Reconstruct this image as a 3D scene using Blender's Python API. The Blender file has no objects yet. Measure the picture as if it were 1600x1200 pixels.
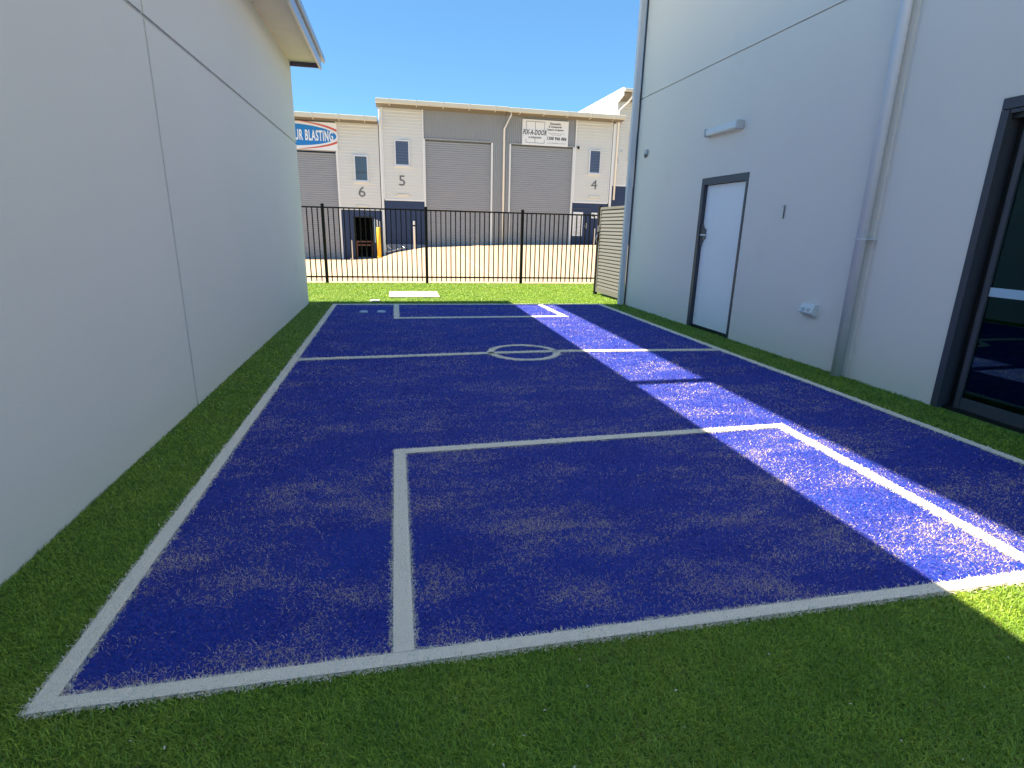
import bpy, math, random
import numpy as np
from mathutils import Vector, Matrix
random.seed(7); rng = np.random.default_rng(11)
R = math.radians
scene = bpy.context.scene
col = scene.collection

# ------------------------------------------------------------------ camera
yaw, pitch, roll, F = R(12.0648), R(-15.8837), R(1.3817), 855.15
fw = Vector((math.sin(yaw)*math.cos(pitch), math.cos(yaw)*math.cos(pitch), math.sin(pitch)))
rt = Vector((math.cos(yaw), -math.sin(yaw), 0)); up = rt.cross(fw)
r2 = rt*math.cos(roll) + up*math.sin(roll); u2 = -rt*math.sin(roll) + up*math.cos(roll)
cd = bpy.data.cameras.new('camera'); cam = bpy.data.objects.new('camera', cd); col.objects.link(cam)
cd.sensor_width = 36; cd.lens = F/1600*36; cd.clip_start = .05; cd.clip_end = 3000
M3 = Matrix((r2, u2, -fw)).transposed()
cam.matrix_world = Matrix.Translation((0, 0, 1.33)) @ M3.to_4x4()
scene.camera = cam

# ------------------------------------------------------------------ sky, sun, exposure
SLOPE = 1.259                                   # rise over run of the sun, which stands to the left
EL = math.atan(SLOPE)
w = bpy.data.worlds.new('World'); scene.world = w; w.use_nodes = True
nt = w.node_tree; nt.nodes.clear()
out = nt.nodes.new('ShaderNodeOutputWorld'); bg = nt.nodes.new('ShaderNodeBackground')
sky = nt.nodes.new('ShaderNodeTexSky'); sky.sky_type = 'NISHITA'; sky.sun_disc = False
sky.sun_elevation = EL; sky.sun_rotation = R(270); sky.air_density = 0.65; sky.dust_density = 0.0; sky.ozone_density = 3.0
hs = nt.nodes.new('ShaderNodeHueSaturation'); hs.inputs['Saturation'].default_value = 1.12
nt.links.new(sky.outputs[0], hs.inputs['Color']); tn = nt.nodes.new('ShaderNodeMix'); tn.data_type = 'RGBA'; tn.blend_type = 'MULTIPLY'; tn.inputs[0].default_value = 1; tn.inputs[7].default_value = (.42, .50, .40, 1)
ad = nt.nodes.new('ShaderNodeMix'); ad.data_type = 'RGBA'; ad.blend_type = 'ADD'; ad.inputs[0].default_value = 1; ad.inputs[7].default_value = (.26, .62, 1.36, 1)
nt.links.new(hs.outputs[0], tn.inputs[6]); nt.links.new(tn.outputs[2], ad.inputs[6]); nt.links.new(ad.outputs[2], bg.inputs[0])
bg.inputs[1].default_value = 0.105; nt.links.new(bg.outputs[0], out.inputs[0])
sd = bpy.data.lights.new('sun', 'SUN'); sun = bpy.data.objects.new('sun', sd); col.objects.link(sun)
sd.energy = 5.0; sd.angle = R(0.4); sd.color = (1, .885, .71)
sun.rotation_euler = Vector((1, 0.015, -SLOPE)).to_track_quat('-Z', 'Y').to_euler(); sun.location = (-20, 5, 25)
vs = scene.view_settings; vs.view_transform = 'Standard'; vs.look = 'None'; vs.gamma = 1; vs.exposure = 1.75
vs.use_curve_mapping = False

# ------------------------------------------------------------------ materials
MATS = {}
def mat(name, color, rough=.6, metal=0, spec=.5, noise=None, bump=None, stretch=None, wear=None):
    """noise=(scale, amount) tints the base; bump=(scale, strength); wear=(scale, colour, threshold) adds stains"""
    m = bpy.data.materials.new(name); m.use_nodes = True; n = m.node_tree; b = n.nodes['Principled BSDF']
    b.inputs['Base Color'].default_value = (*color, 1); b.inputs['Roughness'].default_value = rough
    b.inputs['Metallic'].default_value = metal; b.inputs['Specular IOR Level'].default_value = spec
    tc = n.nodes.new('ShaderNodeTexCoord'); mp = n.nodes.new('ShaderNodeMapping')
    if stretch: mp.inputs['Scale'].default_value = stretch
    n.links.new(tc.outputs['Object'], mp.inputs[0]); src = None
    if noise:
        t = n.nodes.new('ShaderNodeTexNoise'); t.inputs['Scale'].default_value = noise[0]; t.inputs['Detail'].default_value = 6
        n.links.new(mp.outputs[0], t.inputs[0])
        mx = n.nodes.new('ShaderNodeMix'); mx.data_type = 'RGBA'
        mx.inputs[6].default_value = (*[c*(1-noise[1]) for c in color], 1); mx.inputs[7].default_value = (*[min(1, c*(1+noise[1])) for c in color], 1)
        n.links.new(t.outputs[0], mx.inputs[0]); src = mx.outputs[2]
    if wear:
        t = n.nodes.new('ShaderNodeTexNoise'); t.inputs['Scale'].default_value = wear[0]; t.inputs['Detail'].default_value = 8
        n.links.new(mp.outputs[0], t.inputs[0])
        rp = n.nodes.new('ShaderNodeMapRange'); rp.inputs[1].default_value = wear[2]; rp.inputs[2].default_value = wear[2]+.18
        n.links.new(t.outputs[0], rp.inputs[0])
        mx = n.nodes.new('ShaderNodeMix'); mx.data_type = 'RGBA'; mx.inputs[7].default_value = (*wear[1], 1)
        mx.inputs[6].default_value = (*color, 1)
        if src: n.links.new(src, mx.inputs[6])
        n.links.new(rp.outputs[0], mx.inputs[0]); src = mx.outputs[2]
    if src: n.links.new(src, b.inputs['Base Color'])
    if bump:
        t = n.nodes.new('ShaderNodeTexNoise'); t.inputs['Scale'].default_value = bump[0]; t.inputs['Detail'].default_value = 4
        n.links.new(tc.outputs['Object'], t.inputs[0]); bp = n.nodes.new('ShaderNodeBump')
        bp.inputs['Strength'].default_value = bump[1]; bp.inputs['Distance'].default_value = .01
        n.links.new(t.outputs[0], bp.inputs['Height']); n.links.new(bp.outputs[0], b.inputs['Normal'])
    MATS[name] = m; return m
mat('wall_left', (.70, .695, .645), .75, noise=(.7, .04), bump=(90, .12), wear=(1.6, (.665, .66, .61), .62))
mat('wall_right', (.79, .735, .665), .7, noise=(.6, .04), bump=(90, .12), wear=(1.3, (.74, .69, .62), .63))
mat('joint_seal', (.56, .56, .55), .8, noise=(12, .15))
mat('pipe_paint', (.62, .625, .65), .5, noise=(3, .03))
mat('soffit', (.86, .74, .66), .8, noise=(2, .05), bump=(60, .05))
mat('fascia', (.36, .42, .52), .35, metal=.3, noise=(6, .05))
mat('fascia_shaded', (.09, .075, .14), .5)  # shade on the end fascia is put into this dark purple colour
mat('roof_metal', (.42, .42, .42), .35, metal=.6, noise=(8, .1))
mat('dark_frame', (.052, .058, .075), .35, noise=(20, .1))
mat('black_frame', (.012, .013, .014), .35)
mat('door_white', (.84, .86, .88), .4, noise=(2, .03), bump=(120, .04))
mat('steel', (.45, .45, .44), .3, metal=.9, noise=(40, .1))
mat('lock_grey', (.16, .165, .17), .4, metal=.5, noise=(40, .15)); mat('black_metal', (.008, .007, .007), .55, spec=.25, noise=(30, .2))
mat('gate_paint', (.105, .105, .095), .5, noise=(5, .08), bump=(60, .05), wear=(9, (.22, .21, .18), .70))
mat('plastic_grey', (.5, .52, .52), .45, noise=(30, .04)); mat('plastic_white', (.72, .72, .70), .35, noise=(30, .03))
mat('diffuser', (.75, .77, .76), .25, noise=(10, .03))
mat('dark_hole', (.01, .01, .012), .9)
mat('clad', (.70, .69, .65), .55, noise=(1.5, .04), stretch=(1, 1, 4)); mat('trim', (.76, .76, .75), .45, noise=(4, .03))
mat('gutter_cream', (.62, .59, .49), .35, noise=(3, .05), wear=(5, (.42, .38, .29), .68))
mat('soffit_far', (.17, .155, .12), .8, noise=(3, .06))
mat('navy', (.035, .055, .115), .7, spec=.2, noise=(2, .08), bump=(40, .05), wear=(3, (.05, .07, .12), .66))
mat('corrugated', (.30, .31, .325), .45, noise=(2, .05)); mat('roller', (.30, .31, .33), .45, noise=(1.3, .06), stretch=(1, 1, 5), wear=(2.5, (.27, .28, .295), .64))
mat('window_dark', (.05, .07, .10), .08, spec=1.0); mat('louvre', (.10, .12, .17), .12, spec=.9)
mat('win_frame', (.70, .71, .74), .4, noise=(6, .03)); mat('numeral', (.13, .13, .13), .4, noise=(30, .2))
mat('vent_cream', (.60, .56, .40), .5, noise=(20, .1))
mat('sign_white', (.80, .80, .80), .4, noise=(3, .04)); mat('sign_black', (.02, .02, .025), .5); mat('sign_grey', (.2, .2, .22), .5)
mat('sign_blue', (.012, .19, .55), .4); mat('sign_red', (.60, .09, .05), .4)
mat('concrete', (.43, .325, .215), .85, noise=(.45, .10), bump=(30, .2), wear=(.35, (.38, .285, .20), .56))
mat('slab', (.46, .42, .33), .85, noise=(6, .1), bump=(50, .2)); mat('kerb', (.25, .27, .33), .85, noise=(3, .1))
mat('yellow', (.72, .42, .03), .5, noise=(12, .12)); mat('white_post', (.74, .69, .64), .5, noise=(10, .06))
mat('timber', (.13, .05, .03), .6, noise=(9, .3), stretch=(1, 1, 8)); mat('mat_green', (.10, .25, .20), .9, noise=(30, .2))
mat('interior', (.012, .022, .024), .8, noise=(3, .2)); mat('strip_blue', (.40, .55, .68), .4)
mat('ground_far', (.22, .20, .15), .95, noise=(.1, .2)); mat('shade_caster_panel', (.40, .41, .42), .6, noise=(2, .05))

def glass_mat():
    m = bpy.data.materials.new('tinted_glass'); m.use_nodes = True; n = m.node_tree; n.nodes.clear()
    o = n.nodes.new('ShaderNodeOutputMaterial'); mx = n.nodes.new('ShaderNodeMixShader'); fr = n.nodes.new('ShaderNodeFresnel'); fr.inputs[0].default_value = 1.55
    t = n.nodes.new('ShaderNodeBsdfTransparent'); t.inputs[0].default_value = (.10, .15, .16, 1)
    g = n.nodes.new('ShaderNodeBsdfGlossy'); g.inputs['Roughness'].default_value = .01; g.inputs['Color'].default_value = (.45, .92, 1, 1)
    n.links.new(fr.outputs[0], mx.inputs[0]); n.links.new(t.outputs[0], mx.inputs[1]); n.links.new(g.outputs[0], mx.inputs[2]); n.links.new(mx.outputs[0], o.inputs[0])
    MATS['tinted_glass'] = m
glass_mat()

# ------------------------------------------------------------------ mesh builder and tagging
class MB:
    def __init__(s): s.v = []; s.f = []; s.m = []; s.mats = []
    def mi(s, m):
        if m not in s.mats: s.mats.append(m)
        return s.mats.index(m)
    def box(s, x0, x1, y0, y1, z0, z1, m='clad', bev=0):
        i = len(s.v); k = s.mi(m)
        if bev <= 0:
            s.v += [(x0,y0,z0),(x1,y0,z0),(x1,y1,z0),(x0,y1,z0),(x0,y0,z1),(x1,y0,z1),(x1,y1,z1),(x0,y1,z1)]
            s.f += [tuple(i+q for q in f) for f in ((0,3,2,1),(4,5,6,7),(0,1,5,4),(1,2,6,5),(2,3,7,6),(3,0,4,7))]; s.m += [k]*6
        else:
            b = bev
            def ring(z, e): return [(x0+e+b,y0+e,z),(x1-e-b,y0+e,z),(x1-e,y0+e+b,z),(x1-e,y1-e-b,z),(x1-e-b,y1-e,z),(x0+e+b,y1-e,z),(x0+e,y1-e-b,z),(x0+e,y0+e+b,z)]
            s.v += ring(z0, b) + ring(z0+b, 0) + ring(z1-b, 0) + ring(z1, b)
            for r in range(3):
                for q in range(8): s.f.append((i+r*8+q, i+r*8+(q+1)%8, i+(r+1)*8+(q+1)%8, i+(r+1)*8+q)); s.m.append(k)
            s.f.append(tuple(i+q for q in range(7,-1,-1))); s.f.append(tuple(i+24+q for q in range(8))); s.m += [k, k]
        return s
    def prism(s, pts, axis, a, b, m='clad'):
        """closed 2-D outline extruded along axis from a to b"""
        i = len(s.v); n = len(pts); k = s.mi(m)
        for t in (a, b):
            for p, q in pts: s.v.append({'x': (t, p, q), 'y': (p, t, q), 'z': (p, q, t)}[axis])
        for q in range(n): s.f.append((i+q, i+(q+1)%n, i+n+(q+1)%n, i+n+q)); s.m.append(k)
        s.f.append(tuple(range(i+n-1, i-1, -1))); s.f.append(tuple(range(i+n, i+2*n))); s.m += [k, k]; return s
    def tube(s, pts, r, m='steel', seg=12, cap=True):
        pts = [Vector(p) for p in pts]; k = s.mi(m); i = len(s.v); rs = r if isinstance(r, (list, tuple)) else [r]*len(pts)
        for j, p in enumerate(pts):
            d = (pts[min(j+1, len(pts)-1)] - pts[max(j-1, 0)]).normalized()
            a = d.cross(Vector((0, 0, 1)) if abs(d.z) < .9 else Vector((1, 0, 0))).normalized(); b = d.cross(a)
            for q in range(seg):
                t = 2*math.pi*q/seg; s.v.append(tuple(p + rs[j]*(a*math.cos(t) + b*math.sin(t))))
        for j in range(len(pts)-1):
            for q in range(seg): s.f.append((i+j*seg+q, i+j*seg+(q+1)%seg, i+(j+1)*seg+(q+1)%seg, i+(j+1)*seg+q)); s.m.append(k)
        if cap:
            s.f.append(tuple(range(i+seg-1, i-1, -1))); e = i+(len(pts)-1)*seg; s.f.append(tuple(range(e, e+seg))); s.m += [k, k]
        return s
    def mesh(s, name):
        me = bpy.data.meshes.new(name); me.from_pydata(s.v, [], s.f)
        for m in s.mats: me.materials.append(MATS[m])
        me.polygons.foreach_set('material_index', s.m)
        import bmesh
        bm = bmesh.new(); bm.from_mesh(me); bmesh.ops.recalc_face_normals(bm, faces=bm.faces); bm.to_mesh(me); bm.free()
        me.update(); return me
    def build(s, name, parent=None, loc=None, smooth=False, **kw):
        me = s.mesh(name)
        if smooth:
            for p in me.polygons: p.use_smooth = len(p.vertices) == 4
        o = bpy.data.objects.new(name, me); col.objects.link(o)
        if parent: o.parent = parent
        if loc: o.location = loc
        tag(o, **kw); return o
def tag(o, label=None, cat=None, group=None, kind=None):
    if label: o['label'] = label
    if cat: o['category'] = cat
    if group: o['group'] = group
    if kind: o['kind'] = kind
    return o
def empty(name, loc, label, cat, group=None, rz=0, kind=None):
    o = bpy.data.objects.new(name, None); col.objects.link(o); o.location = loc; o.rotation_euler = (0, 0, rz)
    return tag(o, label, cat, group, kind)
def inst(me, name, parent=None, loc=(0, 0, 0), **kw):
    o = bpy.data.objects.new(name, me); col.objects.link(o); o.location = loc
    if parent: o.parent = parent
    return tag(o, **kw)
def copy_tree(o, parent=None):
    c = o.copy(); col.objects.link(c); c.parent = parent
    for ch in list(o.children): copy_tree(ch, c)
    return c
def text_mesh(name, body, height, width, m, parent, x, z, y, bold=.0, shear=0, depth=.004):
    """flat lettering facing -Y, lower left at (x, z), stretched to the width given"""
    cu = bpy.data.curves.new(name, 'FONT'); cu.body = body; cu.size = 1; cu.extrude = depth/2; cu.offset = bold; cu.shear = shear; cu.resolution_u = 3; cu.space_character = 1.0+bold*5
    t = bpy.data.objects.new(name, cu); col.objects.link(t); dg = bpy.context.evaluated_depsgraph_get()
    me = bpy.data.meshes.new_from_object(t.evaluated_get(dg)); bpy.data.objects.remove(t); bpy.data.curves.remove(cu)
    n = len(me.vertices); a = np.zeros(n*3); me.vertices.foreach_get('co', a); a = a.reshape(-1, 3)
    lo, hi = a.min(0), a.max(0); sx = width/(hi[0]-lo[0]); sz = height/(hi[1]-lo[1])
    b = np.stack([(a[:,0]-lo[0])*sx + x, y - a[:,2], (a[:,1]-lo[1])*sz + z], 1)
    me.vertices.foreach_set('co', b.ravel()); me.materials.clear(); me.materials.append(MATS[m]); me.name = name; me.update()
    o = bpy.data.objects.new(name, me); col.objects.link(o); o.parent = parent; return o

# ================================================================== GROUND
def sheet(name, poly, z, m, **kw):
    b = MB(); b.v = [(x, y, z) for x, y in poly]; b.f = [tuple(range(len(poly)))]; b.m = [0]; b.mi(m); return b.build(name, **kw)
def turf_base(name, c1, c2, sc):
    m = bpy.data.materials.new(name); m.use_nodes = True; n = m.node_tree; b = n.nodes['Principled BSDF']; b.inputs['Roughness'].default_value = .9
    tc = n.nodes.new('ShaderNodeTexCoord'); t = n.nodes.new('ShaderNodeTexNoise'); t.inputs['Scale'].default_value = sc; t.inputs['Detail'].default_value = 5
    n.links.new(tc.outputs['Object'], t.inputs[0]); r = n.nodes.new('ShaderNodeValToRGB'); r.color_ramp.elements[0].position = .4; r.color_ramp.elements[1].position = .65
    r.color_ramp.elements[0].color = (*c1, 1); r.color_ramp.elements[1].color = (*c2, 1)
    n.links.new(t.outputs[0], r.inputs[0]); n.links.new(r.outputs[0], b.inputs['Base Color']); MATS[name] = m
turf_base('green_backing', (.07, .14, .015), (.14, .25, .03), 60)
turf_base('blue_backing', (.008, .018, .28), (.07, .07, .30), 90)

# driveway grid: flat at the fence, sloping towards the units
def drive_z(x, y):
    fx = np.interp(x, [-40, -2.2, -.9, 0, 1.5, 5.5, 12, 40], [-.46, -.44, -.36, -.03, .24, .44, .55, .8])
    t = min(max((y-14.2)/(29.5-14.2), 0), 1.0); t = t*t*(3-2*t)*.35 + t*.65
    return fx*t - .012
xs = [-60, -40, -25, -15, -8, -5, -3, -2.2, -1.6, -1.1, -.8, -.5, -.2, .1, .5, 1, 1.5, 2.5, 4, 6, 8, 10, 12, 15, 20, 30, 60]; ys = [13.72, 14.2, 15, 16, 18, 20, 22, 24, 26, 28, 29.5, 30.2, 31.3]
g = MB(); g.mi('concrete')
for y in ys:
    for x in xs: g.v.append((x, y, drive_z(x, y)))
for j in range(len(ys)-1):
    for i in range(len(xs)-1): a = j*len(xs)+i; g.f.append((a, a+1, a+1+len(xs), a+len(xs))); g.m.append(0)
g.build('driveway', smooth=True, kind='structure')
js = MB(); js.mi('joint_seal')
def joint(p, q, w=.012, n=24):
    p, q = Vector(p), Vector(q); d = (q-p).normalized(); e = Vector((-d.y, d.x))*w
    for i in range(n+1):
        c = p+(q-p)*i/n
        for t in (-1, 1): a = c+e*t; js.v.append((a.x, a.y, drive_z(a.x, a.y)+.006))
    b0 = len(js.v)-2*(n+1)
    for i in range(n): js.f.append((b0+2*i, b0+2*i+1, b0+2*i+3, b0+2*i+2)); js.m.append(0)
for xx in (-8.0, -2.6, 2.7, 8.1): joint((xx, 14), (xx, 30.8))
for yy in (18.2, 24.4): joint((-30, yy), (30, yy), n=120)
js.build('driveway_joints', kind='structure')
def backing(name, poly, z, m): return sheet(name, poly, z, m, kind='structure')
backing('turf_backing', [(-30, -25), (30, -25), (30, 13.73), (-30, 13.73)], -.018, 'green_backing')
sheet('ground', [(-1500, -1500), (1500, -1500), (1500, 1500), (-1500, 1500)], -1.2, 'ground_far', kind='structure')
court_poly = [(-1.06, 1.46), (-1.085, 9.93), (3.775, 9.80), (3.80, 5.8), (3.83, 4.2), (3.845, 1.46)]
backing('court_backing', court_poly, -.010, 'blue_backing')
sheet('added_bounce_yard', [(-30, -25), (30, -25), (30, -2.6), (-30, -2.6)], -.008, 'concrete', kind='structure')  # unseen concrete added behind the camera to bounce sunlight into the alley
# drain grate and stain near the right end of the driveway
# ------------------------------------------------------------------ turf blades
def seg_dist(P, a, b):
    a = np.array(a); b = np.array(b); d = b-a; t = np.clip(((P-a)@d)/(d@d), 0, 1); return np.linalg.norm(P-(a+t[:,None]*d), axis=1)
def polyline(P, pts, hw): return np.min([seg_dist(P, pts[i], pts[i+1]) for i in range(len(pts)-1)], axis=0) < hw
def in_poly(P, poly):
    x, y = P[:,0], P[:,1]; c = np.zeros(len(P), bool); n = len(poly)
    for i in range(n):
        x0, y0 = poly[i]; x1, y1 = poly[(i+1)%n]
        if y0 == y1: continue
        k = ((y0 > y) != (y1 > y)) & (x < (x1-x0)*(y-y0)/(y1-y0)+x0); c ^= k
    return c
def box_line(P, rects): 
    k = np.zeros(len(P), bool)
    for q in rects: k |= in_poly(P, q)
    return k
def band(p, q, nx, ny): return [p, q, (q[0]+nx, q[1]+ny), (p[0]+nx, p[1]+ny)]
LINES = dict(
 boundary=lambda P: box_line(P, [band((-1.06,1.455),(3.845,1.455),0,.055), [(-1.06,1.455),(-1.085,9.93),(-1.015,9.93),(-.995,1.455)], [(-1.085,9.93),(3.775,9.80),(3.775,9.70),(-1.085,9.83)],
   [(3.775,9.80),(3.80,5.8),(3.83,4.2),(3.845,1.455),(3.775,1.455),(3.755,4.2),(3.72,5.8),(3.685,9.80)]]),
 halfway=lambda P: polyline(P, [(-1.02,5.745),(1.0,5.85),(1.8,5.87),(3.74,5.75)], .05),
 circle=lambda P: np.abs(np.hypot((P[:,0]-1.378), (P[:,1]-5.856))-.372) < .037,
 near_box=lambda P: box_line(P, [[(-.052,1.48),(-.046,3.222),(.022,3.222),(.019,1.48)], [(-.046,3.222),(2.742,3.306),(2.71,3.236),(-.046,3.148)], [(2.742,3.306),(2.675,1.48),(2.608,1.48),(2.665,3.306)]]),
 far_box=lambda P: box_line(P, [[(-.05,9.86),(-.05,8.28),(.03,8.28),(.03,9.86)], [(-.05,8.28),(2.668,8.305),(2.62,8.43),(-.05,8.405)], [(2.668,8.305),(2.615,9.8),(2.52,9.8),(2.575,8.305)]]))
WX = lambda y: 4.345-.02*(y-3.5)
def density(P, near, far):
    d = np.hypot(P[:,0], P[:,1]); d = np.maximum(d, 1.0)
    return np.maximum(near*np.minimum(1, (2.0/d)**1.75), far)
def blades(P, L, W, tilt, name, m, wobble=.3, zoff=0, **kw):
    n = len(P); d = np.maximum(np.hypot(P[:,0], P[:,1]), 1.0)
    wd = W*np.clip(d/2.1, 1, 2.8)*rng.uniform(.7, 1.25, n); ln = L*rng.uniform(.6, 1.15, n)*np.clip(d/5, 1, 1.25)
    az = rng.uniform(0, 2*np.pi, n); fa = az + np.pi/2 + rng.normal(0, .5, n)
    tl = np.abs(rng.normal(tilt, .28, n)); bend = rng.uniform(.2, .9, n)
    base = np.stack([P[:,0], P[:,1], np.full(n, -.016+zoff)], 1)
    side = np.stack([np.cos(fa), np.sin(fa), rng.normal(0, .1, n)], 1)*wd[:,None]/2
    def pt(t):
        a1 = tl; a2 = tl+bend
        k = min(t, .5); q = max(t-.5, 0)
        h = ln*(k*np.sin(a1)+q*np.sin(a2)); z = ln*(k*np.cos(a1)+q*np.cos(a2))
        return base + np.stack([h*np.cos(az), h*np.sin(az), z], 1)
    mid, tip = pt(.5), pt(1.0)
    V = np.stack([base-side, base+side, mid+side*.9, mid-side*.9, tip], 1).reshape(-1, 3)
    # keep blades out of the two side walls
    k = V[:,1] < 10.05; V[k,0] = np.clip(V[k,0], -1.497, WX(V[k,1])-.003)
    me = bpy.data.meshes.new(name); me.vertices.add(5*n); me.vertices.foreach_set('co', V.astype(np.float32).ravel())
    o5 = np.arange(n)[:,None]*5; lp = np.concatenate([o5+np.array([0,1,2,3]), o5+np.array([3,2,4])], 1)
    me.loops.add(7*n); me.loops.foreach_set('vertex_index', lp.astype(np.int32).ravel())
    me.polygons.add(2*n); ls = np.stack([np.arange(n)*7, np.arange(n)*7+4], 1).ravel()
    me.polygons.foreach_set('loop_start', ls.astype(np.int32))
    at = me.attributes.new('rnd', 'FLOAT', 'POINT'); at.data.foreach_set('value', np.repeat(rng.random(n), 5).astype(np.float32))
    at = me.attributes.new('tip', 'FLOAT', 'POINT'); at.data.foreach_set('value', np.tile([0, 0, .55, .55, 1], n).astype(np.float32))
    me.update(calc_edges=True); me.validate(); me.materials.append(MATS[m])
    o = bpy.data.objects.new(name, me); col.objects.link(o); return tag(o, **kw)

def blade_mat(name, kind):
    m = bpy.data.materials.new(name); m.use_nodes = True; n = m.node_tree; b = n.nodes['Principled BSDF']; L = n.links.new
    geo = n.nodes.new('ShaderNodeNewGeometry'); rn = n.nodes.new('ShaderNodeAttribute'); rn.attribute_name = 'rnd'; tp = n.nodes.new('ShaderNodeAttribute'); tp.attribute_name = 'tip'
    def noise(scale, stretch, detail=3):
        mp = n.nodes.new('ShaderNodeMapping'); mp.inputs['Scale'].default_value = stretch; L(geo.outputs['Position'], mp.inputs[0])
        t = n.nodes.new('ShaderNodeTexNoise'); t.inputs['Scale'].default_value = scale; t.inputs['Detail'].default_value = detail; L(mp.outputs[0], t.inputs[0]); return t.outputs[0]
    def rng_(v, a, bb, c, d):
        r = n.nodes.new('ShaderNodeMapRange'); r.inputs[1].default_value = a; r.inputs[2].default_value = bb; r.inputs[3].default_value = c; r.inputs[4].default_value = d; L(v, r.inputs[0]); return r.outputs[0]
    def mixc(f, c1, c2):
        x = n.nodes.new('ShaderNodeMix'); x.data_type = 'RGBA'; L(f, x.inputs[0])
        for i, c in ((6, c1), (7, c2)):
            if isinstance(c, tuple): x.inputs[i].default_value = (*c, 1)
            else: L(c, x.inputs[i])
        return x.outputs[2]
    def less(a, bb):
        x = n.nodes.new('ShaderNodeMath'); x.operation = 'LESS_THAN'; L(a, x.inputs[0]); L(bb, x.inputs[1]); return x.outputs[0]
    if kind == 'green':
        c = mixc(rn.outputs['Fac'], (.08, .175, .012), (.36, .53, .05))
        c = mixc(rng_(noise(1.7, (1, 1.3, 1)), .42, .68, 0, .45), c, (.36, .43, .05))
        c = mixc(rng_(noise(5.5, (1, 1, 1)), .38, .62, 0, .4), c, (.12, .24, .02))
        c = mixc(less(rn.outputs['Fac'], rng_(noise(2.2, (1, 1, 1)), .5, .75, .01, .14)), c, (.22, .20, .06))
    elif kind == 'blue':
        c = mixc(rn.outputs['Fac'], (.002, .036, .34), (.014, .095, .56))
        c = mixc(rng_(noise(2.6, (.7, 1.5, 1)), .4, .62, 0, .5), c, (.001, .022, .28))
        r2_ = n.nodes.new('ShaderNodeMath'); r2_.operation = 'FRACT'; mu = n.nodes.new('ShaderNodeMath'); mu.operation = 'MULTIPLY'; mu.inputs[1].default_value = 37.7; L(rn.outputs['Fac'], mu.inputs[0]); L(mu.outputs[0], r2_.inputs[0])
        a1 = noise(1.7, (.75, 1.5, 1), 5); sp = n.nodes.new('ShaderNodeSeparateXYZ'); L(geo.outputs['Position'], sp.inputs[0]); wy = rng_(sp.outputs[1], 2.2, 6.5, 1.05, .42)
        am = n.nodes.new('ShaderNodeMath'); am.operation = 'MULTIPLY'; a2 = noise(5.5, (.7, 1.6, 1), 4); m2 = n.nodes.new('ShaderNodeMath'); m2.operation = 'MULTIPLY'; L(rng_(a1, .42, .62, .04, .68), m2.inputs[0]); L(rng_(a2, .38, .60, .25, 1.15), m2.inputs[1]); L(m2.outputs[0], am.inputs[0]); L(wy, am.inputs[1])
        c = mixc(less(r2_.outputs[0], am.outputs[0]), c, (.64, .52, .42))
    else:
        c = mixc(rn.outputs['Fac'], (.82, .74, .60), (.92, .86, .72))
        c = mixc(rng_(noise(3, (1, 1, 1)), .45, .7, 0, .35), c, (.74, .66, .55))
    L(c, b.inputs['Base Color'])
    b.inputs['Roughness'].default_value = {'green': .42, 'blue': .38, 'white': .5}[kind]; b.inputs['Specular IOR Level'].default_value = {'green': .4, 'blue': .35, 'white': .4}[kind]
    if True:
        tr = n.nodes.new('ShaderNodeBsdfTranslucent'); L(c, tr.inputs[0]); mx = n.nodes.new('ShaderNodeMixShader'); mx.inputs[0].default_value = .3 if kind == 'blue' else .22
        L(b.outputs[0], mx.inputs[1]); L(tr.outputs[0], mx.inputs[2]); L(mx.outputs[0], n.nodes['Material Output'].inputs[0])
    MATS[name] = m
blade_mat('green_blade', 'green'); blade_mat('blue_blade', 'blue'); blade_mat('white_blade', 'white')

def sample(x0, x1, y0, y1, rho, near, far):
    n = int((x1-x0)*(y1-y0)*rho); P = np.stack([rng.uniform(x0, x1, n), rng.uniform(y0, y1, n)], 1)
    return P[rng.random(n) < density(P, near, far)/rho]
cells = [(-1.5, 4.36, .62, 2.2, 1.0), (-1.5, 4.36, 2.2, 4.2, .75), (-1.5, 4.36, 4.2, 7, .3), (-1.5, 4.36, 7, 10.1, .14), (-5, 6.5, 10.1, 13.7, .09)]
NG, NB = 47000, 41000
ALL = []
for x0, x1, y0, y1, k in cells: ALL.append(sample(x0, x1, y0, y1, NG*k, NG, 3800))
P = np.concatenate(ALL); jit = P + rng.normal(0, .004, P.shape)
# holes for the pit lid, the caps and the gully
def clear_of(P):
    k = (P[:,0] > -.15) & (P[:,0] < .84) & (P[:,1] > 10.83) & (P[:,1] < 11.81)
    for (cx, cy, r) in ((-.39, 10.39, .10), (-.52, 8.965, .075), (-.245, 8.958, .08)): k |= np.hypot(P[:,0]-cx, P[:,1]-cy) < r
    return ~k
keep = clear_of(P); P = P[keep]; jit = jit[keep]
court = in_poly(jit, court_poly); masks = {k: f(jit) for k, f in LINES.items()}
anyline = np.any(list(masks.values()), axis=0)
masks['halfway'] &= ~(masks['boundary'])
masks['circle'] &= ~masks['halfway']; masks['near_box'] &= ~masks['boundary']; masks['far_box'] &= ~masks['boundary']
green = ~court & ~anyline & (P[:,0] < WX(P[:,1]) + (P[:,1] > 9.72)*20)
blades(P[green], .025, .0024, .75, 'green_turf', 'green_blade', kind='stuff', label='green artificial grass round the blue court and up to the fence', cat='artificial grass')
blue = court & ~anyline & (rng.random(len(P)) < NB/NG*1.15)
blades(P[blue], .0165, .0020, .95, 'blue_turf', 'blue_blade', zoff=.005, kind='stuff', label='sand dressed blue artificial turf of the small soccer court', cat='artificial grass')
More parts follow.
